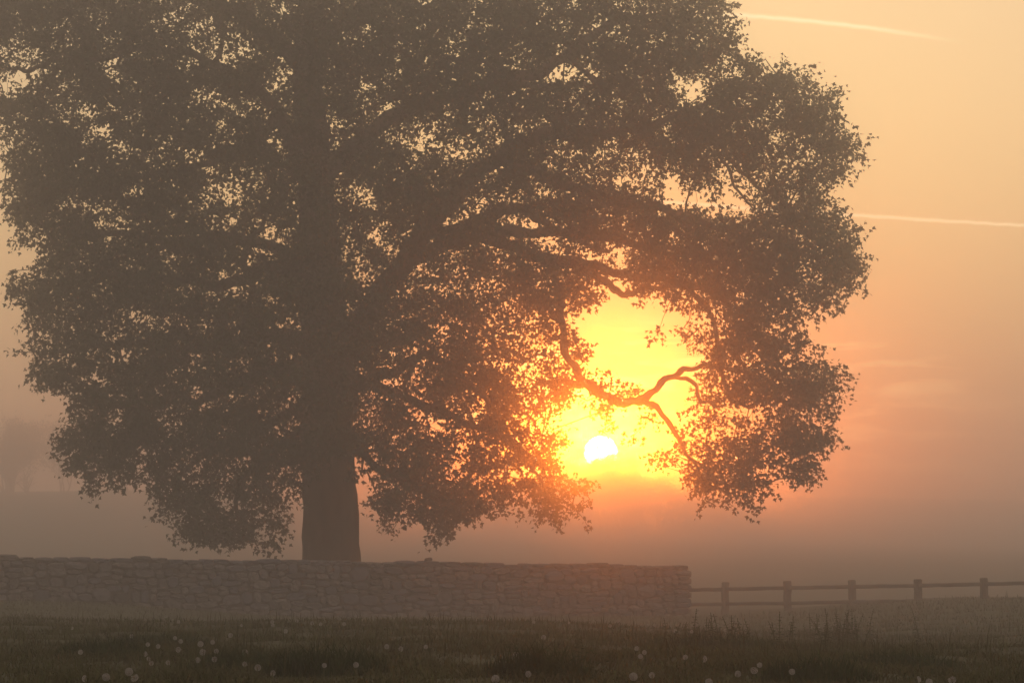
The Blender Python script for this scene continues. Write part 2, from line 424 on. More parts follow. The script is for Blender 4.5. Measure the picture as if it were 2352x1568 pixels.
# limbs drawn where they stand: picture x, y, depth offset (m), radius (m)
limbs = [
 # right side, from the trunk outwards
 [(775,840,0,.50),(835,730,-.5,.44),(905,630,-1.2,.38),(985,520,-2,.34),(1060,430,-2.6,.31),(1140,365,-3,.28),(1215,322,-3.2,.25),(1290,304,-3.4,.22),(1400,303,-3.4,.18),(1500,285,-3.2,.14),(1590,250,-3,.10),(1680,225,-2.8,.06)],
 [(790,800,.5,.38),(860,690,1,.32),(930,610,1.5,.29),(1000,572,2,.26),(1070,548,2.3,.24),(1150,532,2.6,.22),(1240,534,2.8,.20),(1310,531,3,.18),(1400,548,3,.15),(1500,566,3.2,.12),(1620,580,3.4,.09),(1760,600,3.6,.05)],
 [(1000,545,-.5,.26),(1080,515,-.6,.23),(1140,490,-.8,.20),(1190,478,-1,.18),(1240,505,-1,.15),(1295,535,-1.2,.12),(1400,580,-1.4,.08)],
 [(1140,365,-3,.18),(1240,400,-3.5,.17),(1340,440,-4,.16),(1440,465,-4.2,.15),(1520,478,-4.3,.14),(1600,505,-4.4,.12),(1700,535,-4.5,.10),(1800,545,-4.4,.06)],
 [(1100,545,2.3,.22),(1170,562,1,.21),(1235,590,0,.19),(1300,598,-.6,.18),(1360,608,-1,.17),(1420,628,-1.2,.15),(1490,640,-1.2,.12),(1580,650,-1,.09),(1690,690,-.8,.06)],
 [(1245,592,0,.15),(1310,610,.4,.15),(1360,628,.7,.14),(1395,652,.9,.14),(1420,670,1,.13),(1445,676,1.1,.12),(1480,662,1.2,.10),(1560,658,1.3,.07),(1640,664,1.4,.05)],
 [(1265,600,-.5,.13),(1280,650,-.9,.13),(1288,705,-1.2,.13),(1292,760,-1.4,.13),(1302,815,-1.5,.14),(1330,860,-1.6,.14),(1365,895,-1.7,.15),(1420,921,-1.8,.15),(1470,920,-1.9,.15),(1505,893,-2,.12),(1545,862,-2.1,.11),(1590,845,-2.2,.09),(1640,840,-2.3,.07),(1720,860,-2.4,.04)],
 [(1468,920,-1.9,.10),(1505,935,-2.2,.10),(1540,975,-2.5,.09),(1570,1030,-2.8,.07),(1620,1080,-3,.05),(1680,1120,-3.1,.03)],
 [(1240,880,-1,.09),(1300,876,-1.2,.11),(1345,888,-1.5,.12),(1385,905,-1.7,.13)],
 [(1545,865,-2.1,.07),(1595,880,-2.3,.07),(1610,920,-2.5,.06),(1640,925,-2.6,.05)],
 [(1560,640,-1,.09),(1640,740,-.5,.09),(1660,880,0,.08),(1700,930,.2,.07),(1745,925,.3,.06),(1790,900,.4,.04)],
 [(1640,664,1.4,.06),(1720,780,1.8,.06),(1780,880,2,.05),(1820,980,2.2,.035),(1840,1050,2.3,.02)],
 [(1590,250,-3,.09),(1650,330,-2.5,.09),(1690,380,-2.2,.08),(1730,420,-2,.06),(1790,460,-1.8,.05),(1860,560,-1.6,.03)],
 [(1640,330,-3,.06),(1665,375,-3.1,.06),(1690,430,-3.2,.05),(1730,480,-3.3,.03)],
 [(735,420,0,.36),(820,330,.5,.31),(920,260,1.2,.28),(1040,220,1.8,.25),(1140,190,2.2,.24),(1220,172,2.5,.23),(1290,135,2.7,.22),(1360,80,2.8,.17),(1450,40,2.8,.12),(1560,40,2.8,.07)],
 [(1290,135,2.7,.11),(1330,155,2.4,.10),(1360,180,2.2,.09),(1390,210,2,.06),(1440,230,1.8,.04)],
 [(1180,190,2,.14),(1230,200,1.5,.13),(1290,198,1.2,.11),(1350,195,1,.08),(1440,200,1,.05)],
 [(740,100,0,.30),(830,20,.4,.25),(960,-20,.8,.21),(1120,-50,1.2,.16),(1300,-65,1.4,.09)],
 # lower right skirts
 [(800,900,-1,.24),(860,868,-2.2,.20),(925,845,-3.2,.16),(965,815,-3.8,.13),(1020,830,-4.4,.11),(1100,900,-5,.09),(1170,1000,-5.4,.07),(1230,1090,-5.6,.05),(1280,1160,-5.7,.03)],
 [(805,1010,-1,.18),(845,1055,-2.4,.15),(900,1090,-3.6,.12),(960,1115,-4.6,.09),(1020,1160,-5.2,.05)],
 [(800,860,1.5,.22),(900,900,3,.18),(1000,940,4.2,.14),(1090,980,5,.11),(1180,1020,5.6,.08),(1260,1080,6,.05)],
 [(965,815,-3.8,.09),(945,850,-4,.09),(930,880,-4.1,.08),(940,930,-4.3,.05)],
 # left side
 [(720,400,0,.28),(668,330,-.6,.24),(640,260,-1,.21),(605,215,-1.4,.18),(540,170,-2,.15),(450,130,-2.6,.13),(340,110,-3,.11),(200,140,-3.3,.10),(130,137,-3.4,.10),(90,155,-3.5,.09),(50,162,-3.5,.07),(0,150,-3.5,.05)],
 [(720,420,.5,.30),(650,268,1.4,.24),(610,300,1.9,.21),(570,330,2.3,.18),(490,370,3,.15),(380,400,3.6,.11),(240,420,4,.08),(90,450,4.2,.04)],
 [(705,640,-.5,.32),(640,610,-1.5,.28),(575,635,-2.3,.24),(500,655,-3.2,.19),(400,640,-4.2,.15),(280,630,-5,.10),(140,640,-5.4,.06),(60,650,-5.6,.03)],
 [(575,635,-2.3,.15),(560,605,-2.6,.13),(565,570,-2.8,.12),(600,520,-3,.09)],
 [(700,780,.8,.30),(620,770,2,.26),(520,790,3.2,.21),(420,800,4.2,.16),(300,790,5,.12),(180,800,5.5,.07),(90,820,5.8,.03)],
 [(700,840,-.6,.28),(620,850,-1.8,.24),(540,880,-3,.20),(470,915,-3.9,.16),(440,925,-4.3,.15),(425,905,-4.6,.11),(400,900,-4.9,.08),(330,930,-5.4,.07),(240,1000,-5.8,.05),(200,1060,-6,.03)],
 [(700,930,.5,.22),(600,980,1.6,.18),(500,1030,2.6,.14),(420,1080,3.2,.10),(420,1160,3.5,.06),(470,1210,3.6,.03)],
 [(702,980,-1,.20),(640,1030,-2.2,.16),(580,1080,-3.2,.12),(545,1130,-3.8,.09),(550,1190,-4,.06),(565,1235,-4,.03)],
 [(725,200,0,.32),(640,100,-.5,.27),(520,20,-1,.22),(380,-20,-1.6,.16),(220,-40,-2,.11),(40,-50,-2.3,.06)],
 [(728,40,0,.24),(680,-20,.3,.19),(560,-65,.8,.14),(420,-80,1.2,.08)],
 [(400,560,0,.16),(300,540,.4,.13),(200,530,.8,.10),(90,500,1.2,.05)],
 [(700,600,2,.26),(600,560,3.2,.22),(500,545,4.2,.18),(400,560,5,.14),(290,580,5.6,.09),(150,600,6,.05)],
]
def smooth_path(pts, sub=5):
    P = [np.array(p, float) for p in pts]
    out = []
    for i in range(len(P) - 1):
        p0 = P[max(i - 1, 0)]; p1 = P[i]; p2 = P[i + 1]; p3 = P[min(i + 2, len(P) - 1)]
        for s in range(sub):
            t = s / sub
            out.append(0.5 * ((2 * p1) + (-p0 + p2) * t + (2 * p0 - 5 * p1 + 4 * p2 - p3) * t * t + (-p0 + 3 * p1 - 3 * p2 + p3) * t ** 3))
    out.append(P[-1])
    return out

TB = at(761, 1317, TD); base_z = gz(TB.x, TD)
tree = link('broadleaf_tree', None, label='huge spreading broadleaf tree silhouetted against the sunrise behind the stone wall', category='tree')
tree.location = (TB.x, TD, base_z)
tree_inv = Matrix.Translation(-Vector((TB.x, TD, base_z)))
OFF = np.array([TB.x, TD, base_z])

trunk_pts = [(762,1470,0,1.35),(762,1440,0,1.22),(762,1400,0,1.10),(762,1340,0,1.02),(762,1290,0,.965),(760,1230,0,.94),(758,1160,0,.915),(756,1090,0,.875),(752,1000,0,.86),(750,900,0,.85),(748,800,.1,.82),(742,700,.2,.74),(736,600,.2,.68),
    (730,500,.2,.62),(724,400,.1,.58),(716,300,0,.54),(708,200,0,.48),(712,100,.2,.42),(722,40,.3,.32),(730,0,.3,.25),(738,-40,.2,.17),(744,-75,.2,.10),(750,-105,.1,.04)]
tp = smooth_path(trunk_pts, 3)
pts3 = []; rads = []
for i, (x, y, dd, r) in enumerate(tp):
    p = at(x, y, TD + dd)
    pts3.append(p); rads.append(r * (1 + .012 * math.sin(i * 1.7) + .01 * math.sin(i * 3.1)))
mb = MB(); mb.tube([tree_inv @ p for p in pts3], rads, n=22, wob=.018)
# burr on the right flank of the bole
trunk = link('trunk', mb.mesh('trunk', M_bark, True), tree)
node_p = [np.array(p) for p in pts3[24:]]
for L_ in limbs:
    sp = smooth_path(L_, 5)
    P3 = []; rr = []
    ph = random.uniform(0, 6)
    for i, (x, y, dd, r) in enumerate(sp):
        wx = 3.0 * math.sin(i * .9 + ph) * (1 if i > 2 else 0); wy = 3.5 * math.sin(i * 1.27 + 2 * ph) * (1 if i > 2 else 0)
        P3.append(at(x + wx, y + wy, TD + dd)); rr.append(max(r * .92 * (1 + .10 * math.sin(i * 1.1 + ph) + .05 * math.sin(i * 2.7)), .015))
    mb = MB(); mb.tube([tree_inv @ p for p in P3], rr, n=9, wob=.04)
    link('limb', mb.mesh('limb', M_bark, True), tree)
    for p, r in zip(P3, rr):
        if r < .32: node_p.append(np.array(p))

# foliage sprays through the crown's volume
NS = 11400
cand = int(NS * 1.9)
px = rng.uniform(-300, 1985, cand); py = rng.uniform(-145, 1275, cand)
wob_x = 13 * np.sin(py * .105 + 2 * np.sin(px * .05)) + 9 * np.sin(px * .21 + py * .17) + rng.normal(0, 7, cand)
wob_y = 13 * np.sin(px * .098 + 2 * np.sin(py * .047)) + 9 * np.sin(px * .16 - py * .23 + 1) + rng.normal(0, 7, cand)
ok = inside(px + wob_x, py + wob_y)
# lattice of soft lobes gives light and dark clumps and a ragged edge
lob = (np.sin(px * .021 + 1.3 * np.sin(py * .013)) * np.sin(py * .031 + .9 * np.sin(px * .017 + 2)) + .6 * np.sin(px * .057 + py * .043 + 1) * np.sin(py * .071 - px * .02))
prob = np.clip(.84 + .26 * lob, .3, 1) * keep_prob(px, py)
ok &= rng.uniform(0, 1, cand) < prob
px, py = px[ok], py[ok]
dh = depth_half(px, py)
u = rng.uniform(-1, 1, len(px)); u = np.sign(u) * np.abs(u) ** .75
dd = u * dh
C, S = math.cos(PITCH), math.sin(PITCH)
rx_ = (px - 1176) / F; ry_ = -(py - 784) / F
vy = C - ry_ * S; vz = S + ry_ * C
t_ = (TD + dd) / vy
SP = np.stack([rx_ * t_, TD + dd, EYE.z + vz * t_], 1)
SP = SP[SP[:, 2] < 22.2]
# leafy shoots standing out from the crown's edge
shoot = []
for i in range(len(OP)):
    a = OP[i]; b = OP[(i + 1) % len(OP)]
    e = b - a; ln = np.linalg.norm(e)
    if ln < 1 or (a[1] < -60 and b[1] < -60): continue
    nrm = np.array([-e[1], e[0]]) / ln * -1.0
    mid_ = (a + b) / 2
    if inside(np.array([mid_[0] + nrm[0] * 12]), np.array([mid_[1] + nrm[1] * 12]))[0]: nrm = -nrm
    for k in range(max(1, int(ln / 15))):
        if random.random() < .45: continue
        t = random.random(); p0 = a + e * t
        dv = nrm + np.array([random.gauss(0, .5), random.gauss(0, .45) + .10]); dv /= np.linalg.norm(dv)
        L0 = random.uniform(14, 44); dep = random.uniform(-.8, .8) * float(depth_half(p0[0], p0[1]))
        kp = keep_prob(np.array([p0[0]]), np.array([p0[1]]))[0]
        if kp < .12 or (kp < .3 and random.random() < .7): continue
        for q in np.arange(-16, L0, 11):
            p_ = at(p0[0] + dv[0] * q, p0[1] + dv[1] * q + .004 * q * q, TD + dep)
            shoot.append([p_.x, p_.y, p_.z])
n_in = len(SP)
SP = np.concatenate([SP, np.array(shoot)])
ns = len(SP)
# connect every spray to the growing skeleton (shortest join, favouring short ways to the limbs)
NP = np.array(node_p)
best = np.full(ns, 1e9); par = np.full(ns, -1); path = np.zeros(ns)
for s in range(0, len(NP), 200):
    D = np.linalg.norm(SP[:, None, :] - NP[None, s:s + 200, :], axis=2)
    j = D.argmin(1); m = D[np.arange(ns), j]
    up_ = m < best
    best[up_] = m[up_]; par[up_] = j[up_] + s
cost = best.copy(); dist_used = best.copy()
done = np.zeros(ns, bool); parent_is_limb = np.ones(ns, bool); parent = par.copy(); order = []
key = cost.copy()
for it in range(ns):
    i = int(key.argmin()); order.append(i); done[i] = True; key[i] = 1e9
    pl = dist_used[i] + (path[parent[i]] if not parent_is_limb[i] else 0)
    path[i] = pl
    d = np.linalg.norm(SP - SP[i], axis=1)
    c = d + .22 * pl
    better = (~done) & (c < cost)
    cost[better] = c[better]; key[better] = c[better]; parent[better] = i; parent_is_limb[better] = False; dist_used[better] = d[better]
cnt = np.ones(ns)
for i in reversed(order):
    if not parent_is_limb[i]: cnt[parent[i]] += cnt[i]
# drop stragglers that would hang on long bare twigs
gone = np.zeros(ns, bool)
for i in order:
    gone[i] = (dist_used[i] > 1.25 and cnt[i] < 5) or ((not parent_is_limb[i]) and gone[parent[i]])
rad = .0085 * np.power(cnt, .42)
par_pos = np.where(parent_is_limb[:, None], NP[np.clip(parent, 0, len(NP) - 1)], SP[np.clip(parent, 0, ns - 1)])
# twigs: bent three-sided tubes
A = par_pos; B = SP; L_ = np.linalg.norm(B - A, axis=1, keepdims=True)
mid = (A + B) / 2 + rng.normal(0, .10, (ns, 3)) * np.minimum(L_, 1.5) + np.array([0, 0, .05]) * L_
ax = (B - A) / np.maximum(L_, 1e-4)
ref = np.tile(np.array([[.3, .2, .93]]), (ns, 1)); s1 = np.cross(ax, ref); s1 /= np.maximum(np.linalg.norm(s1, axis=1, keepdims=True), 1e-4); s2 = np.cross(ax, s1)
rp = np.where(parent_is_limb, rad * 1.15, rad[np.clip(parent, 0, ns - 1)]); rp = np.minimum(rp, rad * 1.6)
rings = []
for P_, r_ in ((A, rp), (mid, (rp + rad) / 2), (B, rad * .9)):
    for k in range(3):
        a = 2 * math.pi * k / 3
        rings.append(P_ + (s1 * math.cos(a) + s2 * math.sin(a)) * r_[:, None])
TV = np.stack(rings, 1).reshape(-1, 3) - OFF
fl = []
for s in range(2):
    for k in range(3):
        k2 = (k + 1) % 3
        fl.append((s * 3 + k, s * 3 + k2, (s + 1) * 3 + k2, (s + 1) * 3 + k))
fl = np.array(fl)
TF = (fl[None] + 9 * np.arange(ns)[:, None, None]).reshape(-1, 4)
TF = TF[np.repeat(~gone, 6)]
link('twigs', mesh_np('twigs', TV, TF.ravel(), np.full(len(TF), 4), M_bark, True), tree, kind='stuff')
# leaves: lobed blades on every spray
NL = 34
tipdir = ax * .6 + rng.normal(0, .45, (ns, 3)) + np.array([0, 0, -.25]); tipdir /= np.linalg.norm(tipdir, axis=1, keepdims=True)
def leaves(origin, tdir, n_per, spread, length, size):
    n = len(origin)
    o = np.repeat(origin, n_per, 0); t = np.repeat(tdir, n_per, 0)
    s = rng.uniform(-.25, 1, (n * n_per, 1)) * length
    pos = o + t * s + np.clip(rng.normal(0, spread, (n * n_per, 3)), -1.8 * spread, 1.8 * spread) * np.array([1, 1, .7])
    out = t * .5 + rng.normal(0, .6, (n * n_per, 3)) + np.array([0, 0, -.35]); out /= np.linalg.norm(out, axis=1, keepdims=True)
    nor = rng.normal(0, .75, (n * n_per, 3)) + np.array([0, 0, .8])
    sd = np.cross(out, nor); sd /= np.maximum(np.linalg.norm(sd, axis=1, keepdims=True), 1e-4)
    nr = np.cross(sd, out)
    sz = size * rng.uniform(.65, 1.25, (n * n_per, 1))
    shape = [(0, 0, 0), (-.52, .34, .06), (-.20, .50, 0), (0, 1.0, -.10), (.20, .50, 0), (.52, .34, .06)]
    vv = np.stack([pos + sd * (a * sz) + out * (b * sz) + nr * (c * sz) for a, b, c in shape], 1).reshape(-1, 3)
    f = np.array([(0, 1, 2), (0, 2, 3), (0, 3, 4), (0, 4, 5)])
    ff = (f[None] + 6 * np.arange(n * n_per)[:, None, None]).reshape(-1, 3)
    return vv, ff
ka, kb = ~gone[:n_in], ~gone[n_in:]
LV, LF = leaves(SP[:n_in][ka], tipdir[:n_in][ka], NL, .19, .55, .155)
LV2, LF2 = leaves(SP[n_in:][kb], tipdir[n_in:][kb], 6, .075, .20, .15)
LF = np.concatenate([LF, LF2 + len(LV)]); LV = np.concatenate([LV, LV2])
link('crown', mesh_np('crown', LV - OFF, LF.ravel(), np.full(len(LF), 3), M_leaf), tree, kind='stuff')
print('sprays', ns, 'leaf tris', len(LF))

# ------------------------------------------------------------------ dry stone wall
wall = link('stone_wall', None, label='long dark rubble stone wall running along the meadow in front of the big tree', category='wall')
WL = at(-170, 1273, 97.0); WR = at(1578, 1295, 105.0)
wx0, wx1 = WL.x, WR.x
wall.location = (wx1, 105.0, gz(wx1, 105.0))
wlen = math.hypot(wx1 - wx0, 8.0)
wdir = Vector((wx1 - wx0, 8.0, 0)).normalized(); wnor = Vector((-wdir.y, wdir.x, 0)) * -1       # towards the camera
if wnor.y > 0: wnor = -wnor
WO = Vector((wx0, 97.0, 0))
winv = Matrix.Translation(-Vector(wall.location))
def wtop(s):      # top of the wall at a run of s metres from its left end
    f = s / wlen
    return EYE.z + .57 - .28 * f ** .8 + .018 * math.sin(s * 1.3) + .012 * math.sin(s * 3.1 + 1)
WALL_H = 1.95
mb = MB()
n = 40
vs_, fs_ = [], []
for i in range(n + 1):
    s = .06 + (wlen - .14) * i / n
    for off in (-.20, .20):
        b = WO + wdir * s + wnor * off
        vs_ += [winv @ Vector((b.x, b.y, wtop(s) - WALL_H)), winv @ Vector((b.x, b.y, wtop(s) - .10))]
for i in range(n):
    a = i * 4; b = a + 4
    fs_ += [(a, b, b + 1, a + 1), (a + 2, a + 3, b + 3, b + 2), (a + 1, b + 1, b + 3, a + 3), (a, a + 2, b + 2, b)]
fs_ += [(0, 1, 3, 2), (n * 4, n * 4 + 2, n * 4 + 3, n * 4 + 1)]
mb.add(vs_, fs_)
link('wall_filling', mb.mesh('wall_filling', M_core), wall)
# stone shapes: chipped blocks in unit size, shared
def stone_mesh(k):
    r = random.Random(k)
    m_ = MB()
    nx_, nz_ = 3, 3
    top = []
    def P(x, z, y):
        return Vector((x + r.uniform(-.06, .06), y + r.uniform(-.10, .10), z + r.uniform(-.06, .06)))
    o = 10
    front = []
    ring = []
    for k2 in range(o):
        a = 2 * math.pi * k2 / o + .2
        c, s = math.cos(a), math.sin(a)
        e = (abs(c) ** 3.2 + abs(s) ** 3.2) ** (-1 / 3.2)
        ring.append((c * e * .5, s * e * .5))
    jit = [r.uniform(.90, 1.02) for _ in ring]
    back = [Vector((x * j, .5, z * j)) for (x, z), j in zip(ring, jit)]
    rim = [Vector((x * j, -.25 + r.uniform(-.06, .06), z * j)) for (x, z), j in zip(ring, jit)]
    face = [Vector((x * j * .76 + r.uniform(-.03, .03), -.47 + r.uniform(-.09, .05), z * j * .76 + r.uniform(-.03, .03))) for (x, z), j in zip(ring, jit)]
    vs2 = back + rim + face + [Vector((r.uniform(-.1, .1), -.5 + r.uniform(-.08, .05), r.uniform(-.1, .1)))]
    fs2 = []
    for a in range(o):
        b = (a + 1) % o
        fs2 += [(a, b, o + b, o + a), (o + a, o + b, 2 * o + b, 2 * o + a), (2 * o + a, 2 * o + b, 3 * o)]
    m_.add(vs2, fs2)
    return m_
stone_mbs = [stone_mesh(k) for k in range(10)]
stone_mes = [m_.mesh('stone', M_stone) for m_ in stone_mbs]
wang = math.atan2(wdir.y, wdir.x)
stones = []      # centre, width, height, depth, roll, extra yaw
ncol = 0
z_off = 0.0
course_bot = WALL_H - .02
courses = []
h_left = WALL_H - .16
zc = 0.0
while zc < h_left:
    h = min(random.uniform(.17, .30), h_left - zc)
    if h_left - zc - h < .08: h = h_left - zc
    courses.append((zc, h)); zc += h
def wave(k, q):
    return .045 * math.sin(q * 1.9 + k * 2.1) + .035 * math.sin(q * 4.3 + k * 1.3) + .02 * math.sin(q * 9.1 + k)
for ci, (zc, h) in enumerate(courses):
    s = 0.0
    while s < wlen - .02:
        w = random.choice((random.uniform(.20, .38), random.uniform(.34, .66)))
        if wlen - s - w < .2: w = wlen - s
        sc = s + w / 2
        zb = zc + wave(ci, sc) * (ci > 0); zt = zc + h + wave(ci + 1, sc) * (ci < len(courses) - 1)
        hh = zt - zb
        cuts = [(0, 1)]
        q = random.random()
        if hh > .24 and q < .45:
            f = random.uniform(.38, .62); cuts = [(0, f), (f, 1)]
        elif q > .88 and ci < len(courses) - 1:
            cuts = [(0, 1.45)]
        for f0, f1 in cuts:
            zz = wtop(sc) - WALL_H + zb + hh * (f0 + f1) / 2
            b = WO + wdir * (sc + random.uniform(-.02, .02)) + wnor * (.20 + random.uniform(-.04, .04) + (.03 if f1 > 1 else 0))
            stones.append((b.x, b.y, zz, w * random.uniform(.94, 1.06), hh * (f1 - f0) * random.uniform(.94, 1.06), random.uniform(.22, .32), random.uniform(-.14, .14), 0))
        s += w
    # stones on the end face
    for off in (-.10, .12):
        b = WO + wdir * (wlen - .04) + wnor * off
        stones.append((b.x, b.y, wtop(wlen) - WALL_H + zc + h / 2, .24, h * .95, .22, random.uniform(-.05, .05), math.pi / 2))
s = 0.0
while s < wlen:      # coping
    w = random.uniform(.35, .75)
    if wlen - s - w < .25: w = wlen - s
    b = WO + wdir * (s + w / 2)
    h = random.uniform(.13, .21)
    stones.append((b.x, b.y, wtop(s + w / 2) - .10 + random.uniform(-.015, .02), w * 1.0, h, .60, random.uniform(-.03, .03), 0))
    s += w
def visible_size(t):
    Y = t[2] - gz(t[0], t[1] - 8)
    return t[3] * t[4] * (1 if Y > 0.1 else .05) * (1 if t[0] > at(0, 1300, 98).x else .05)
stones.sort(key=visible_size, reverse=True)
rest = MB()
def stone_matrix(t):
    return winv @ (Matrix.Translation((t[0], t[1], t[2])) @ Matrix.Rotation(wang + t[7], 4, 'Z') @ Matrix.Rotation(t[6], 4, 'Y') @ Matrix.Diagonal((t[3], t[5], t[4], 1)))
for i, t in enumerate(stones):
    k = random.randrange(10)
    mt = stone_matrix(t)
    if i < 298:
        o = link('stone', stone_mes[k], wall); o.matrix_local = mt
    else:
        rest.add([mt @ Vector(v) for v in stone_mbs[k].v], stone_mbs[k].f)
if rest.v:
    link('smaller_stones', rest.mesh('smaller_stones', M_stone), wall, kind='stuff')
print('stones', len(stones))
# a loose stone lying on top of the wall
p = at(983, 1286, 102.2)
lo = MB(); lo.add([Vector((v[0] * .22, v[1] * .2, v[2] * .13)) for v in stone_mbs[3].v], stone_mbs[3].f)
o = link('loose_stone', lo.mesh('loose_stone', M_stone), label='small loose stone lying on top of the wall right of the trunk', category='stone')
sl = ((Vector((p.x, p.y, 0)) - WO).dot(wdir)); b = WO + wdir * sl
o.location = (b.x, b.y, wtop(sl) + .035); o.rotation_euler = (0, -.25, wang)

# ------------------------------------------------------------------ post and rail fence
fence = link('post_and_rail_fence', None, label='wooden post and rail fence with two rails running right from the wall end', category='fence')
fposts = [(1665, 1336, 104.6), (1810, 1333, 103.4), (1958, 1331, 102.2), (2109, 1329, 101.0), (2261, 1326, 99.8), (2416, 1323, 98.6), (2574, 1320, 97.4)]
fence.location = (at(1665, 1336, 104.6).x, 104.6, gz(at(1665, 1336, 104.6).x, 104.6))
finv = Matrix.Translation(-Vector(fence.location))
def wood_box(w, d, h, seed, chip=.012, taper=.0, segs=5):
    r = random.Random(seed); m_ = MB()
    rings = []
    bev = .018
    prof = [(-w/2+bev, -d/2), (w/2-bev, -d/2), (w/2, -d/2+bev), (w/2, d/2-bev), (w/2-bev, d/2), (-w/2+bev, d/2), (-w/2, d/2-bev), (-w/2, -d/2+bev)]
    vs2 = []
    for i in range(segs + 1):
        z = h * i / segs
        ox, oy = r.uniform(-chip, chip), r.uniform(-chip, chip)
        k = 1 - taper * i / segs
        if i == segs: z -= 0
        for x, y in prof:
            vs2.append(Vector((x * k + ox + r.uniform(-.003, .003), y * k + oy, z)))
    cap = [Vector((v.x * .72, v.y * .72, h + .02)) for v in vs2[-8:]]
    vs2 += cap
    fs2 = []
    for i in range(segs + 1):
        for k in range(8):
            k2 = (k + 1) % 8
            fs2.append((i*8+k, i*8+k2, (i+1)*8+k2, (i+1)*8+k))
    fs2.append(tuple(reversed(range(8)))); fs2.append(tuple((segs + 1) * 8 + k for k in range(8)))
    m_.add(vs2, fs2)
    return m_
tops = []
for i, (x, y, d) in enumerate(fposts):
    p = at(x, y, d); gzz = gz(p.x, p.y) - .25
    m_ = wood_box(.205, .16, p.z - gzz - .02, 40 + i, taper=-.03 if i % 2 else .02)
    o = link('post', m_.mesh('post', M_wood), fence)
    o.location = finv @ Vector((p.x, p.y, gzz)); o.rotation_euler = (0, [.012, -.02, -.025, -.022, -.02, .01, .01][i], .3)
    tops.append(p)
ends = [at(1572, 1355, 105.2)] + [None] * len(fposts)
railz = []
def rail(a, b, seed, thick):
    L = (b - a).length
    m_ = wood_box(thick, .07, L, seed, chip=.006, segs=7)
    o = link('rail', m_.mesh('rail', M_wood), fence)
    dirv = (b - a).normalized()
    zx = Vector((0, 0, 1)); side = dirv.cross(zx).normalized(); upv = side.cross(dirv)
    mat = Matrix((upv, side, dirv)).transposed().to_4x4()
    mat.translation = finv @ a
    o.matrix_local = mat
up_y = [1354.5, 1352.5, 1349.5, 1346.5, 1344, 1340.5, 1337, 1333]
lo_y = [1387.5, 1386.5, 1384.5, 1381.5, 1379.5, 1376.5, 1373, 1369]
xs = [1577] + [f[0] for f in fposts]; ds = [105.3] + [f[2] for f in fposts]
for k in range(len(fposts)):
    for ys, th in ((up_y, .112), (lo_y, .106)):
        d0 = ds[k] - (.06 if k else 0); d1 = ds[k + 1] - .06
        gap = 1.2
        a = at(xs[k] + gap, ys[k], d0 + (.015 if k % 2 else 0)); b = at(xs[k + 1] - gap, ys[k + 1], d1 + (.015 if k % 2 else 0))
        rail(a, b, 100 + k * 2 + int(th * 1000), th)

# ------------------------------------------------------------------ grass
def blade_mesh(x, y, h, w, lean, name, mat, segs=2):
    n = len(x)
    z = ground_z(x, y) - .01
    az = rng.uniform(0, 2 * math.pi, n); fac = rng.normal(0, .5, n)            # facing roughly the camera line or not
    sx, sy = np.cos(az), np.sin(az)
    lx, ly = np.cos(az + 1.57 + fac), np.sin(az + 1.57 + fac)
    base = np.stack([x, y, z], 1)
    sd = np.stack([sx, sy, np.zeros(n)], 1) * w[:, None] / 2
    ld = np.stack([lx, ly, np.zeros(n)], 1) * (lean * h)[:, None]
    upv = np.stack([np.zeros(n), np.zeros(n), h], 1)
    m1 = base + upv * .55 + ld * .3
    tip = base + upv * (1 - .25 * lean[:, None]) + ld
    vv = np.stack([base - sd, base + sd, m1 + sd * .75, m1 - sd * .75, tip], 1).reshape(-1, 3)
    i0 = 5 * np.arange(n)
    q = np.stack([i0, i0 + 1, i0 + 2, i0 + 3], 1); t3 = np.stack([i0 + 3, i0 + 2, i0 + 4], 1)
    flat = np.concatenate([q, t3], 1).ravel()
    sizes = np.tile([4, 3], n)
    return mesh_np(name, vv, flat, sizes, mat)
def scatter(n, d0, d1, power=1.0):
    t = rng.uniform(0, 1, n)
    d = 1 / ((1 / d0) ** power + t * ((1 / d1) ** power - (1 / d0) ** power)) ** (1 / power)
    half = d * .158 + 1.2
    x = rng.uniform(-1, 1, n) * half
    return x, d
x, d = scatter(210000, 17.5, 102, .75)
clump = .5 + .5 * np.sin(x * 2.1 + 1.7 * np.sin(d * .9)) * np.sin(d * 1.3 + np.sin(x * 1.7)) + .35 * np.sin(x * 5.3 + d * 3.1)
keep = rng.uniform(0, 1, len(x)) < np.clip(.45 + .6 * clump, .15, 1)
x, d, clump = x[keep], d[keep], clump[keep]
h = (.040 + .060 * np.clip(clump, 0, 1.3)) * rng.uniform(.5, 1.4, len(x)) * (1 + .3 * smooth(50, 90, d))
w = rng.uniform(.004, .009, len(x)) * (1 + d / 45)
link('meadow_grass', blade_mesh(x, d, h, w, rng.uniform(.2, 1.5, len(x)), 'meadow_grass', M_grass), kind='stuff',
     label='short dark green meadow grass covering the foreground', category='grass')
# thin taller flowering stalks
x, d = scatter(1500, 22, 100, .6)
h = rng.uniform(.13, .27, len(x)) * (1 + .25 * smooth(60, 95, d)); w = rng.uniform(.004, .007, len(x)) * (1 + d / 40)
link('grass_stalks', blade_mesh(x, d, h, w, rng.uniform(.05, .35, len(x)), 'grass_stalks', M_grass), kind='stuff',
     label='thin upright seed stalks standing above the meadow grass', category='grass')

def on_ground(px_, py_, h_, dmin=16.0, dmax=101.0):
    """where a thing h_ metres above the turf must stand to be seen at a picture position"""
    best_ = None
    for d_ in np.arange(dmin, dmax, .1):
        p_ = at(px_, py_, d_)
        e = p_.z - (gz(p_.x, d_) + h_)
        if e <= 0:
            return p_.x, float(d_)
    return p_.x, float(dmax)

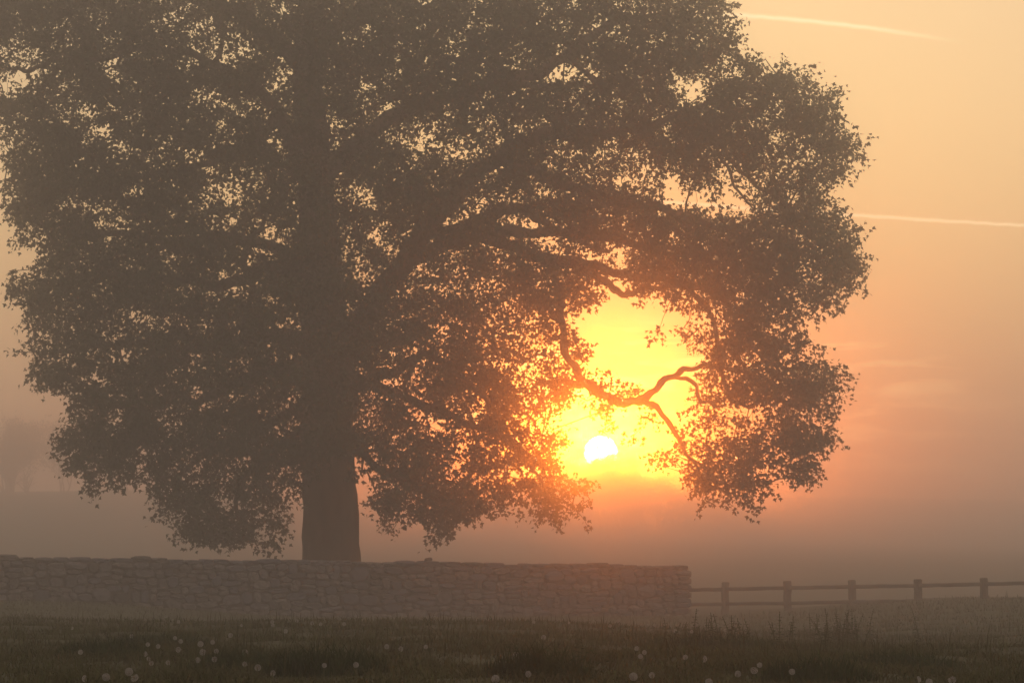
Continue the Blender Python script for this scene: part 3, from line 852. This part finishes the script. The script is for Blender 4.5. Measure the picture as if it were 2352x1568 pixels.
# tussocks and weeds
tuss = [(745, 1530, .30, .42, 'dark grass tussock left of centre with dandelion clocks standing in it'),
        (1240, 1538, .30, .34, 'dark grass tussock at the bottom centre of the meadow'),
        (560, 1520, .22, .40, 'low dark grass tussock among the many dandelions at the left'),
        (1870, 1548, .24, .36, 'dark grass tussock near the bottom right, in front of the leafy weeds'),
        (1640, 1478, .26, .75, 'broad shaggy tussock on the grass crest before the wall end'),
        (370, 1475, .22, .5, 'brownish tussock at the far left below the wall'),
        (2060, 1520, .2, .45, 'wide low tussock at the right below the fence'),
        (230, 1490, .2, .4, 'low tussock near the left edge of the meadow')]
for i, (x0, y0, hh, rr, lab) in enumerate(tuss):
    X, D = on_ground(x0, y0, .05)
    n = 900
    a = rng.uniform(0, 2 * math.pi, n); q = np.sqrt(rng.uniform(0, 1, n)) * rr
    bx = X + q * np.cos(a); by = D + q * np.sin(a)
    h = hh * rng.uniform(.35, 1.0, n) * (1.05 - .6 * (q / rr) ** 2)
    me = blade_mesh(bx, by, h, rng.uniform(.005, .010, n) * (1 + D / 60), rng.uniform(.1, .8, n), 'grass_tussock', M_tuss)
    co = np.zeros(len(me.vertices) * 3, np.float32); me.vertices.foreach_get('co', co)
    o_ = np.array([X, D, gz(X, D)], np.float32); co = (co.reshape(-1, 3) - o_).ravel(); me.vertices.foreach_set('co', co); me.update()
    o = link('grass_tussock', me, label=lab, category='tussock', group='dark tussocks in the meadow'); o.location = [float(v) for v in o_]

def weed(X, D, seed, hh, n_stem, spread, lab):
    r = random.Random(seed)
    root = link('leafy_weed', None, label=lab, category='weed', group='leafy weeds in the meadow')
    Z = gz(X, D); root.location = (X, D, Z - .01)
    lf = MB()
    for k in range(n_stem):
        bx, by = r.gauss(0, spread), r.gauss(0, spread)
        bz = gz(X + bx, D + by) - Z
        h_ = hh * r.uniform(.55, 1)
        lx, ly = r.gauss(0, .05), r.gauss(0, .05)
        st = MB(); pts = [Vector((bx + lx * t * t, by + ly * t * t, bz + h_ * t)) for t in (0, .33, .66, 1)]
        st.tube(pts, [.006, .005, .004, .003], n=5)
        link('stem', st.mesh('stem', M_stem), root)
        m = int(h_ / .03)
        for j in range(m):
            t = .12 + .88 * j / m
            c = Vector((bx + lx * t * t, by + ly * t * t, bz + h_ * t))
            for sgn in (0, math.pi):
                a = j * 1.57 + sgn + r.uniform(-.3, .3)
                L2 = (.075 - .05 * t) * r.uniform(.7, 1.3)
                o_ = Vector((math.cos(a), math.sin(a), r.uniform(-.2, .5))); s_ = Vector((-math.sin(a), math.cos(a), 0)) * L2 * .32
                dn = Vector((0, 0, -.25 * L2))
                lf.add([c, c + o_ * L2 * .45 + s_, c + o_ * L2 + dn, c + o_ * L2 * .45 - s_], [(0, 1, 2), (0, 2, 3)])
    link('leaves', lf.mesh('leaves', M_weed), root, kind='stuff')
weeds = [(1925, 1468, .50, 26, .30, 'clump of leafy upright weeds in front of the third fence post'),
         (1645, 1475, .40, 18, .36, 'leafy weed clump on the grass crest right of the wall end'),
         (1262, 1522, .26, 12, .18, 'small leafy weed growing from the bottom centre tussock'),
         (1800, 1478, .34, 9, .25, 'loose leafy weed between the two larger weed clumps')]
for i, (x0, y0, hh, nst, sp_, lab) in enumerate(weeds):
    X, D = on_ground(x0, y0, .06)
    weed(X, D, 70 + i, hh, nst, sp_, lab)

# ------------------------------------------------------------------ dandelion clocks
def puff(seed, part=1.0):
    r = random.Random(seed); m_ = MB()
    n = 110
    for i in range(n):
        z = 1 - 2 * (i + .5) / n; a = i * 2.39996
        q = math.sqrt(1 - z * z)
        v = Vector((q * math.cos(a), q * math.sin(a), z))
        if part < 1 and (v.dot(Vector((.7, .3, .2)).normalized()) > part * 1.4 - .75): continue
        v = (v + Vector((r.uniform(-.1, .1),) * 3)).normalized()
        t1 = v.orthogonal().normalized(); t2 = v.cross(t1)
        R0 = .023 * r.uniform(.92, 1.04)
        c = v * R0
        w = .0046
        # seed stalk and its small parachute
        m_.add([v * .004, c + t1 * .0006, c - t1 * .0006], [(0, 1, 2)])
        k = r.uniform(0, 1)
        pr = [c + (t1 * math.cos(k + j * 1.2566) + t2 * math.sin(k + j * 1.2566)) * w + v * .0018 for j in range(5)]
        m_.add([c - v * .001] + pr, [(0, 1, 2), (0, 3, 4), (0, 5, 1), (0, 2, 3)])
    return m_.mesh('seed_head', M_puff)
puffs = {'full': [puff(k) for k in range(3)], 'half': [puff(10 + k, .45 + .1 * k) for k in range(3)]}
def core_mesh():
    m_ = MB()
    m_.tube([Vector((0, 0, -.006)), Vector((0, 0, -.002)), Vector((0, 0, .003)), Vector((0, 0, .005))], [.002, .006, .005, .002], n=7)
    return m_.mesh('receptacle', M_core2, True)
core_me = core_mesh()
def stem_mesh(k, h_):
    r = random.Random(k); m_ = MB()
    bx, by = r.uniform(-.03, .03), r.uniform(-.03, .03)
    m_.tube([Vector((bx * (1 - t) ** 2, by * (1 - t) ** 2, -h_ * (1 - t))) for t in (0, .3, .6, .85, 1)], [.0042, .004, .0036, .003, .0028], n=6)
    return m_.mesh('stem', M_stem, True)
STEM_H = .10
stem_mes = [stem_mesh(k, STEM_H + .02) for k in range(4)]
dl = []
def crop(x0, lst):
    for e in lst:
        dl.append((x0 + e[0] / 4.0, 1251 + e[1] / 4.0, e[2] if len(e) > 2 else 'f'))
crop(0, [(740,983),(1185,1165),(975,1215),(785,1228,'h'),(1232,1218,'h'),(660,765,'h'),(1522,658),(1640,708),(1210,838),(1608,858),(1358,915),(1453,930),(1660,885),(1640,960,'h'),(1862,985),(1988,975),
         (1952,893),(1842,910),(2117,830),(2220,740),(1815,1058,'h'),(1970,1052,'h'),(2250,1092,'h'),(1390,1085,'h'),(1545,1080,'h'),(1328,1005,'h'),(1370,1045,'h'),(2250,985)])
crop(588, [(150,705),(375,695),(515,717),(593,728),(272,793),(155,738),(710,988),(628,1107),(918,1103),(1200,933),(1560,935),(150,1180,'h'),(1325,955,'h'),(15,1127,'h'),(2200,1230),(810,728)])
crop(1176, [(30,1005),(290,850),(200,710),(523,715),(972,697),(1115,1210),(1287,1195,'h'),(1217,997),(1178,1030),(1145,955),(2075,1192),(2275,1105),(2225,1165,'h'),(1760,1045,'h'),(1593,1030),(1810,1265),(150,1195),
            (900,740,'h'),(1250,735),(1310,735),(1500,790),(1955,785),(1650,800)])
crop(1764, [(220,1165),(1480,1262),(1375,1235,'h'),(1690,1240,'h'),(395,760,'h'),(780,770),(465,760)])
ORD = ['first', 'second', 'third', 'fourth', 'fifth', 'sixth', 'seventh', 'eighth', 'ninth', 'tenth', 'eleventh', 'twelfth', 'thirteenth', 'fourteenth', 'fifteenth', 'sixteenth', 'seventeenth', 'eighteenth', 'nineteenth', 'twentieth']
def bandname(x, y):
    if x < 640: s = 'left of the trunk'
    elif x < 1176: s = 'below the trunk'
    elif x < 1600: s = 'below the sun'
    else: s = 'below the fence'
    if y > 1515: r_ = 'nearest grass'
    elif y > 1455: r_ = 'middle grass'
    else: r_ = 'farthest grass'
    return s, r_
seen = {}
for i, (x0, y0, st) in sorted(enumerate(dl), key=lambda e: e[1][0]):
    k = bandname(x0, y0) + (st,)
    seen[k] = seen.get(k, 0) + 1
    X, D = on_ground(x0, y0, STEM_H)
    kind = 'round white dandelion clock' if st == 'f' else 'half-blown dandelion clock'
    lab = f'{ORD[seen[k] - 1]} {kind} from the left in the {k[1]} {k[0]}'
    root = link('dandelion', None, label=lab, category='dandelion', group='dandelion clocks in the meadow')
    hz = gz(X, D) + STEM_H
    root.location = (X, D, hz - STEM_H)
    sc = random.uniform(.62, .95)
    stem = link('stem', stem_mes[i % 4], root); stem.location = (0, 0, STEM_H)
    hd = link('seed_head', puffs['full' if st == 'f' else 'half'][i % 3], root); hd.location = (0, 0, STEM_H)
    hd.rotation_euler = (random.uniform(-.4, .4), random.uniform(-.4, .4), random.uniform(0, 6)); hd.scale = (sc, sc, sc)
    link('receptacle', core_me, hd)

# ------------------------------------------------------------------ far trees in the mist
def far_tree(px_, top_y, d_, wid, seed, lab, leafy=0, trunk_r=.11, category='tree', group=None, name='misty_tree', base_drop=.2):
    r = random.Random(seed); nr = np.random.default_rng(seed)
    tp_ = at(px_, top_y, d_)
    zb = gz(tp_.x, d_) - base_drop
    H = tp_.z - zb
    root = link(name, None, label=lab, category=category)
    if group: root['group'] = group
    root.location = (tp_.x, d_, zb)
    m_ = MB(); tips = []
    def grow(p, dv, L2, r0, lev):
        pts = [p]; rr = [r0]; q = p.copy(); v = dv.copy()
        for s in range(4):
            v = (v + Vector((r.gauss(0, .13), r.gauss(0, .13), .05))).normalized()
            q = q + v * L2 / 4; pts.append(q.copy()); rr.append(r0 * (1 - .16 * (s + 1)))
        m_.tube(pts, rr, n=5 if lev < 2 else 3, cap=False)
        if lev >= 4 or r0 < .012:
            tips.append(q); return
        for c in range(r.choice((2, 3, 3))):
            k = r.randrange(1, 5)
            a = r.uniform(0, 6.28); sp_ = r.uniform(.35, .8) * (wid / H) * 1.4
            nd = (v + Vector((math.cos(a) * sp_, math.sin(a) * sp_, r.uniform(-.05, .35)))).normalized()
            grow(pts[k], nd, L2 * r.uniform(.6, .82), rr[k] * .62, lev + 1)
    for s in range(5 if H < 9 else 4):
        grow(Vector((r.gauss(0, .25), r.gauss(0, .25), 0)), Vector((r.gauss(0, .2), r.gauss(0, .2), 1)).normalized(), H * .36, trunk_r, 0)
    zmax = max(v[2] for v in m_.v); k = (H - (.9 if leafy else 0)) / zmax
    m_.v = [(a * k, b * k, c * k) for a, b, c in m_.v]
    link('trunk', m_.mesh('trunk', M_far), root)
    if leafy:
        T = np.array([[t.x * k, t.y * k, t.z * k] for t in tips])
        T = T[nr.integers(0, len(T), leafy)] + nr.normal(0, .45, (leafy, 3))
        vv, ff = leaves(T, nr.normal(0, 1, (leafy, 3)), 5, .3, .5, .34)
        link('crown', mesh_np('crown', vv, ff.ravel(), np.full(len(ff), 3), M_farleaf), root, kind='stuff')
    return root
GM = 'bare trees fading in the mist'
far_tree(18, 985, 470, 12, 301, 'bare slender tree fading in the mist at the left edge', group=GM)
far_tree(60, 1040, 460, 9, 302, 'smaller bare tree just right of the one at the left edge', group=GM)
far_tree(140, 955, 455, 12, 303, 'tall hazy tree in the mist left of the lowest hanging branches', leafy=300, group=GM)
far_tree(250, 965, 460, 12, 304, 'hazy bare tree behind the hanging left branches', group=GM)
far_tree(305, 1000, 455, 10, 305, 'low hazy bare tree behind the hanging left branches nearest the trunk', group=GM)
far_tree(22, 952, 462, 17, 306, 'faint rounded tree mass high in the mist at the left edge', leafy=1800, trunk_r=.4)
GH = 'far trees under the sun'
for i, (x0, y0, w_) in enumerate([(1150, 1120, 11), (1195, 1104, 11), (1238, 1092, 11), (1272, 1080, 10), (1304, 1070, 9), (1330, 1062, 9), (1350, 1036, 8), (1366, 1030, 7), (1386, 1022, 6), (1403, 1010, 4), (1428, 1030, 8), (1450, 1060, 9), (1482, 1072, 10), (1516, 1082, 10), (1556, 1094, 11), (1600, 1106, 11), (1648, 1120, 11)]):  # outer trees of the row added to even out the shadow under the sun
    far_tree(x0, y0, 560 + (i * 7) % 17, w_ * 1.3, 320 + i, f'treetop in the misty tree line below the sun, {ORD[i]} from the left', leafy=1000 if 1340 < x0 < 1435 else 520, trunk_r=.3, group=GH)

# ------------------------------------------------------------------ mist
zlo = float(GZ.min()) - 1.0
bpy.context.view_layer.update()
ztop = max(max((o.matrix_world @ Vector(c)).z for c in o.bound_box) for o in scene.objects if o.type == 'MESH') + .4
mb = MB()
X0, X1, Y0, Y1 = -2650, 2650, -650, 2650
mb.add([(X0, Y0, zlo), (X1, Y0, zlo), (X1, Y1, zlo), (X0, Y1, zlo), (X0, Y0, ztop), (X1, Y0, ztop), (X1, Y1, ztop), (X0, Y1, ztop)],
       [(3, 2, 1, 0), (4, 5, 6, 7), (0, 1, 5, 4), (1, 2, 6, 5), (2, 3, 7, 6), (3, 0, 4, 7)])
hm = bpy.data.materials.new('mist'); hm.use_nodes = True
nt = hm.node_tree; nt.nodes.clear()
ho = nt.nodes.new('ShaderNodeOutputMaterial')
hadd = nt.nodes.new('ShaderNodeAddShader')
for k, (share, aniso) in enumerate(((HAZE_FORWARD, HAZE_G), (1 - HAZE_FORWARD, HAZE_G2))):     # fog droplets and fine aerosol, both even
    pv = nt.nodes.new('ShaderNodeVolumePrincipled')
    pv.inputs['Color'].default_value = (0.97, 0.94, 0.92, 1)
    pv.inputs['Density'].default_value = HAZE_DENSITY * share
    pv.inputs['Anisotropy'].default_value = aniso
    nt.links.new(pv.outputs[0], hadd.inputs[k])
nt.links.new(hadd.outputs[0], ho.inputs['Volume'])
link('haze', mb.mesh('haze', hm), kind='stuff')
print('haze top', ztop)
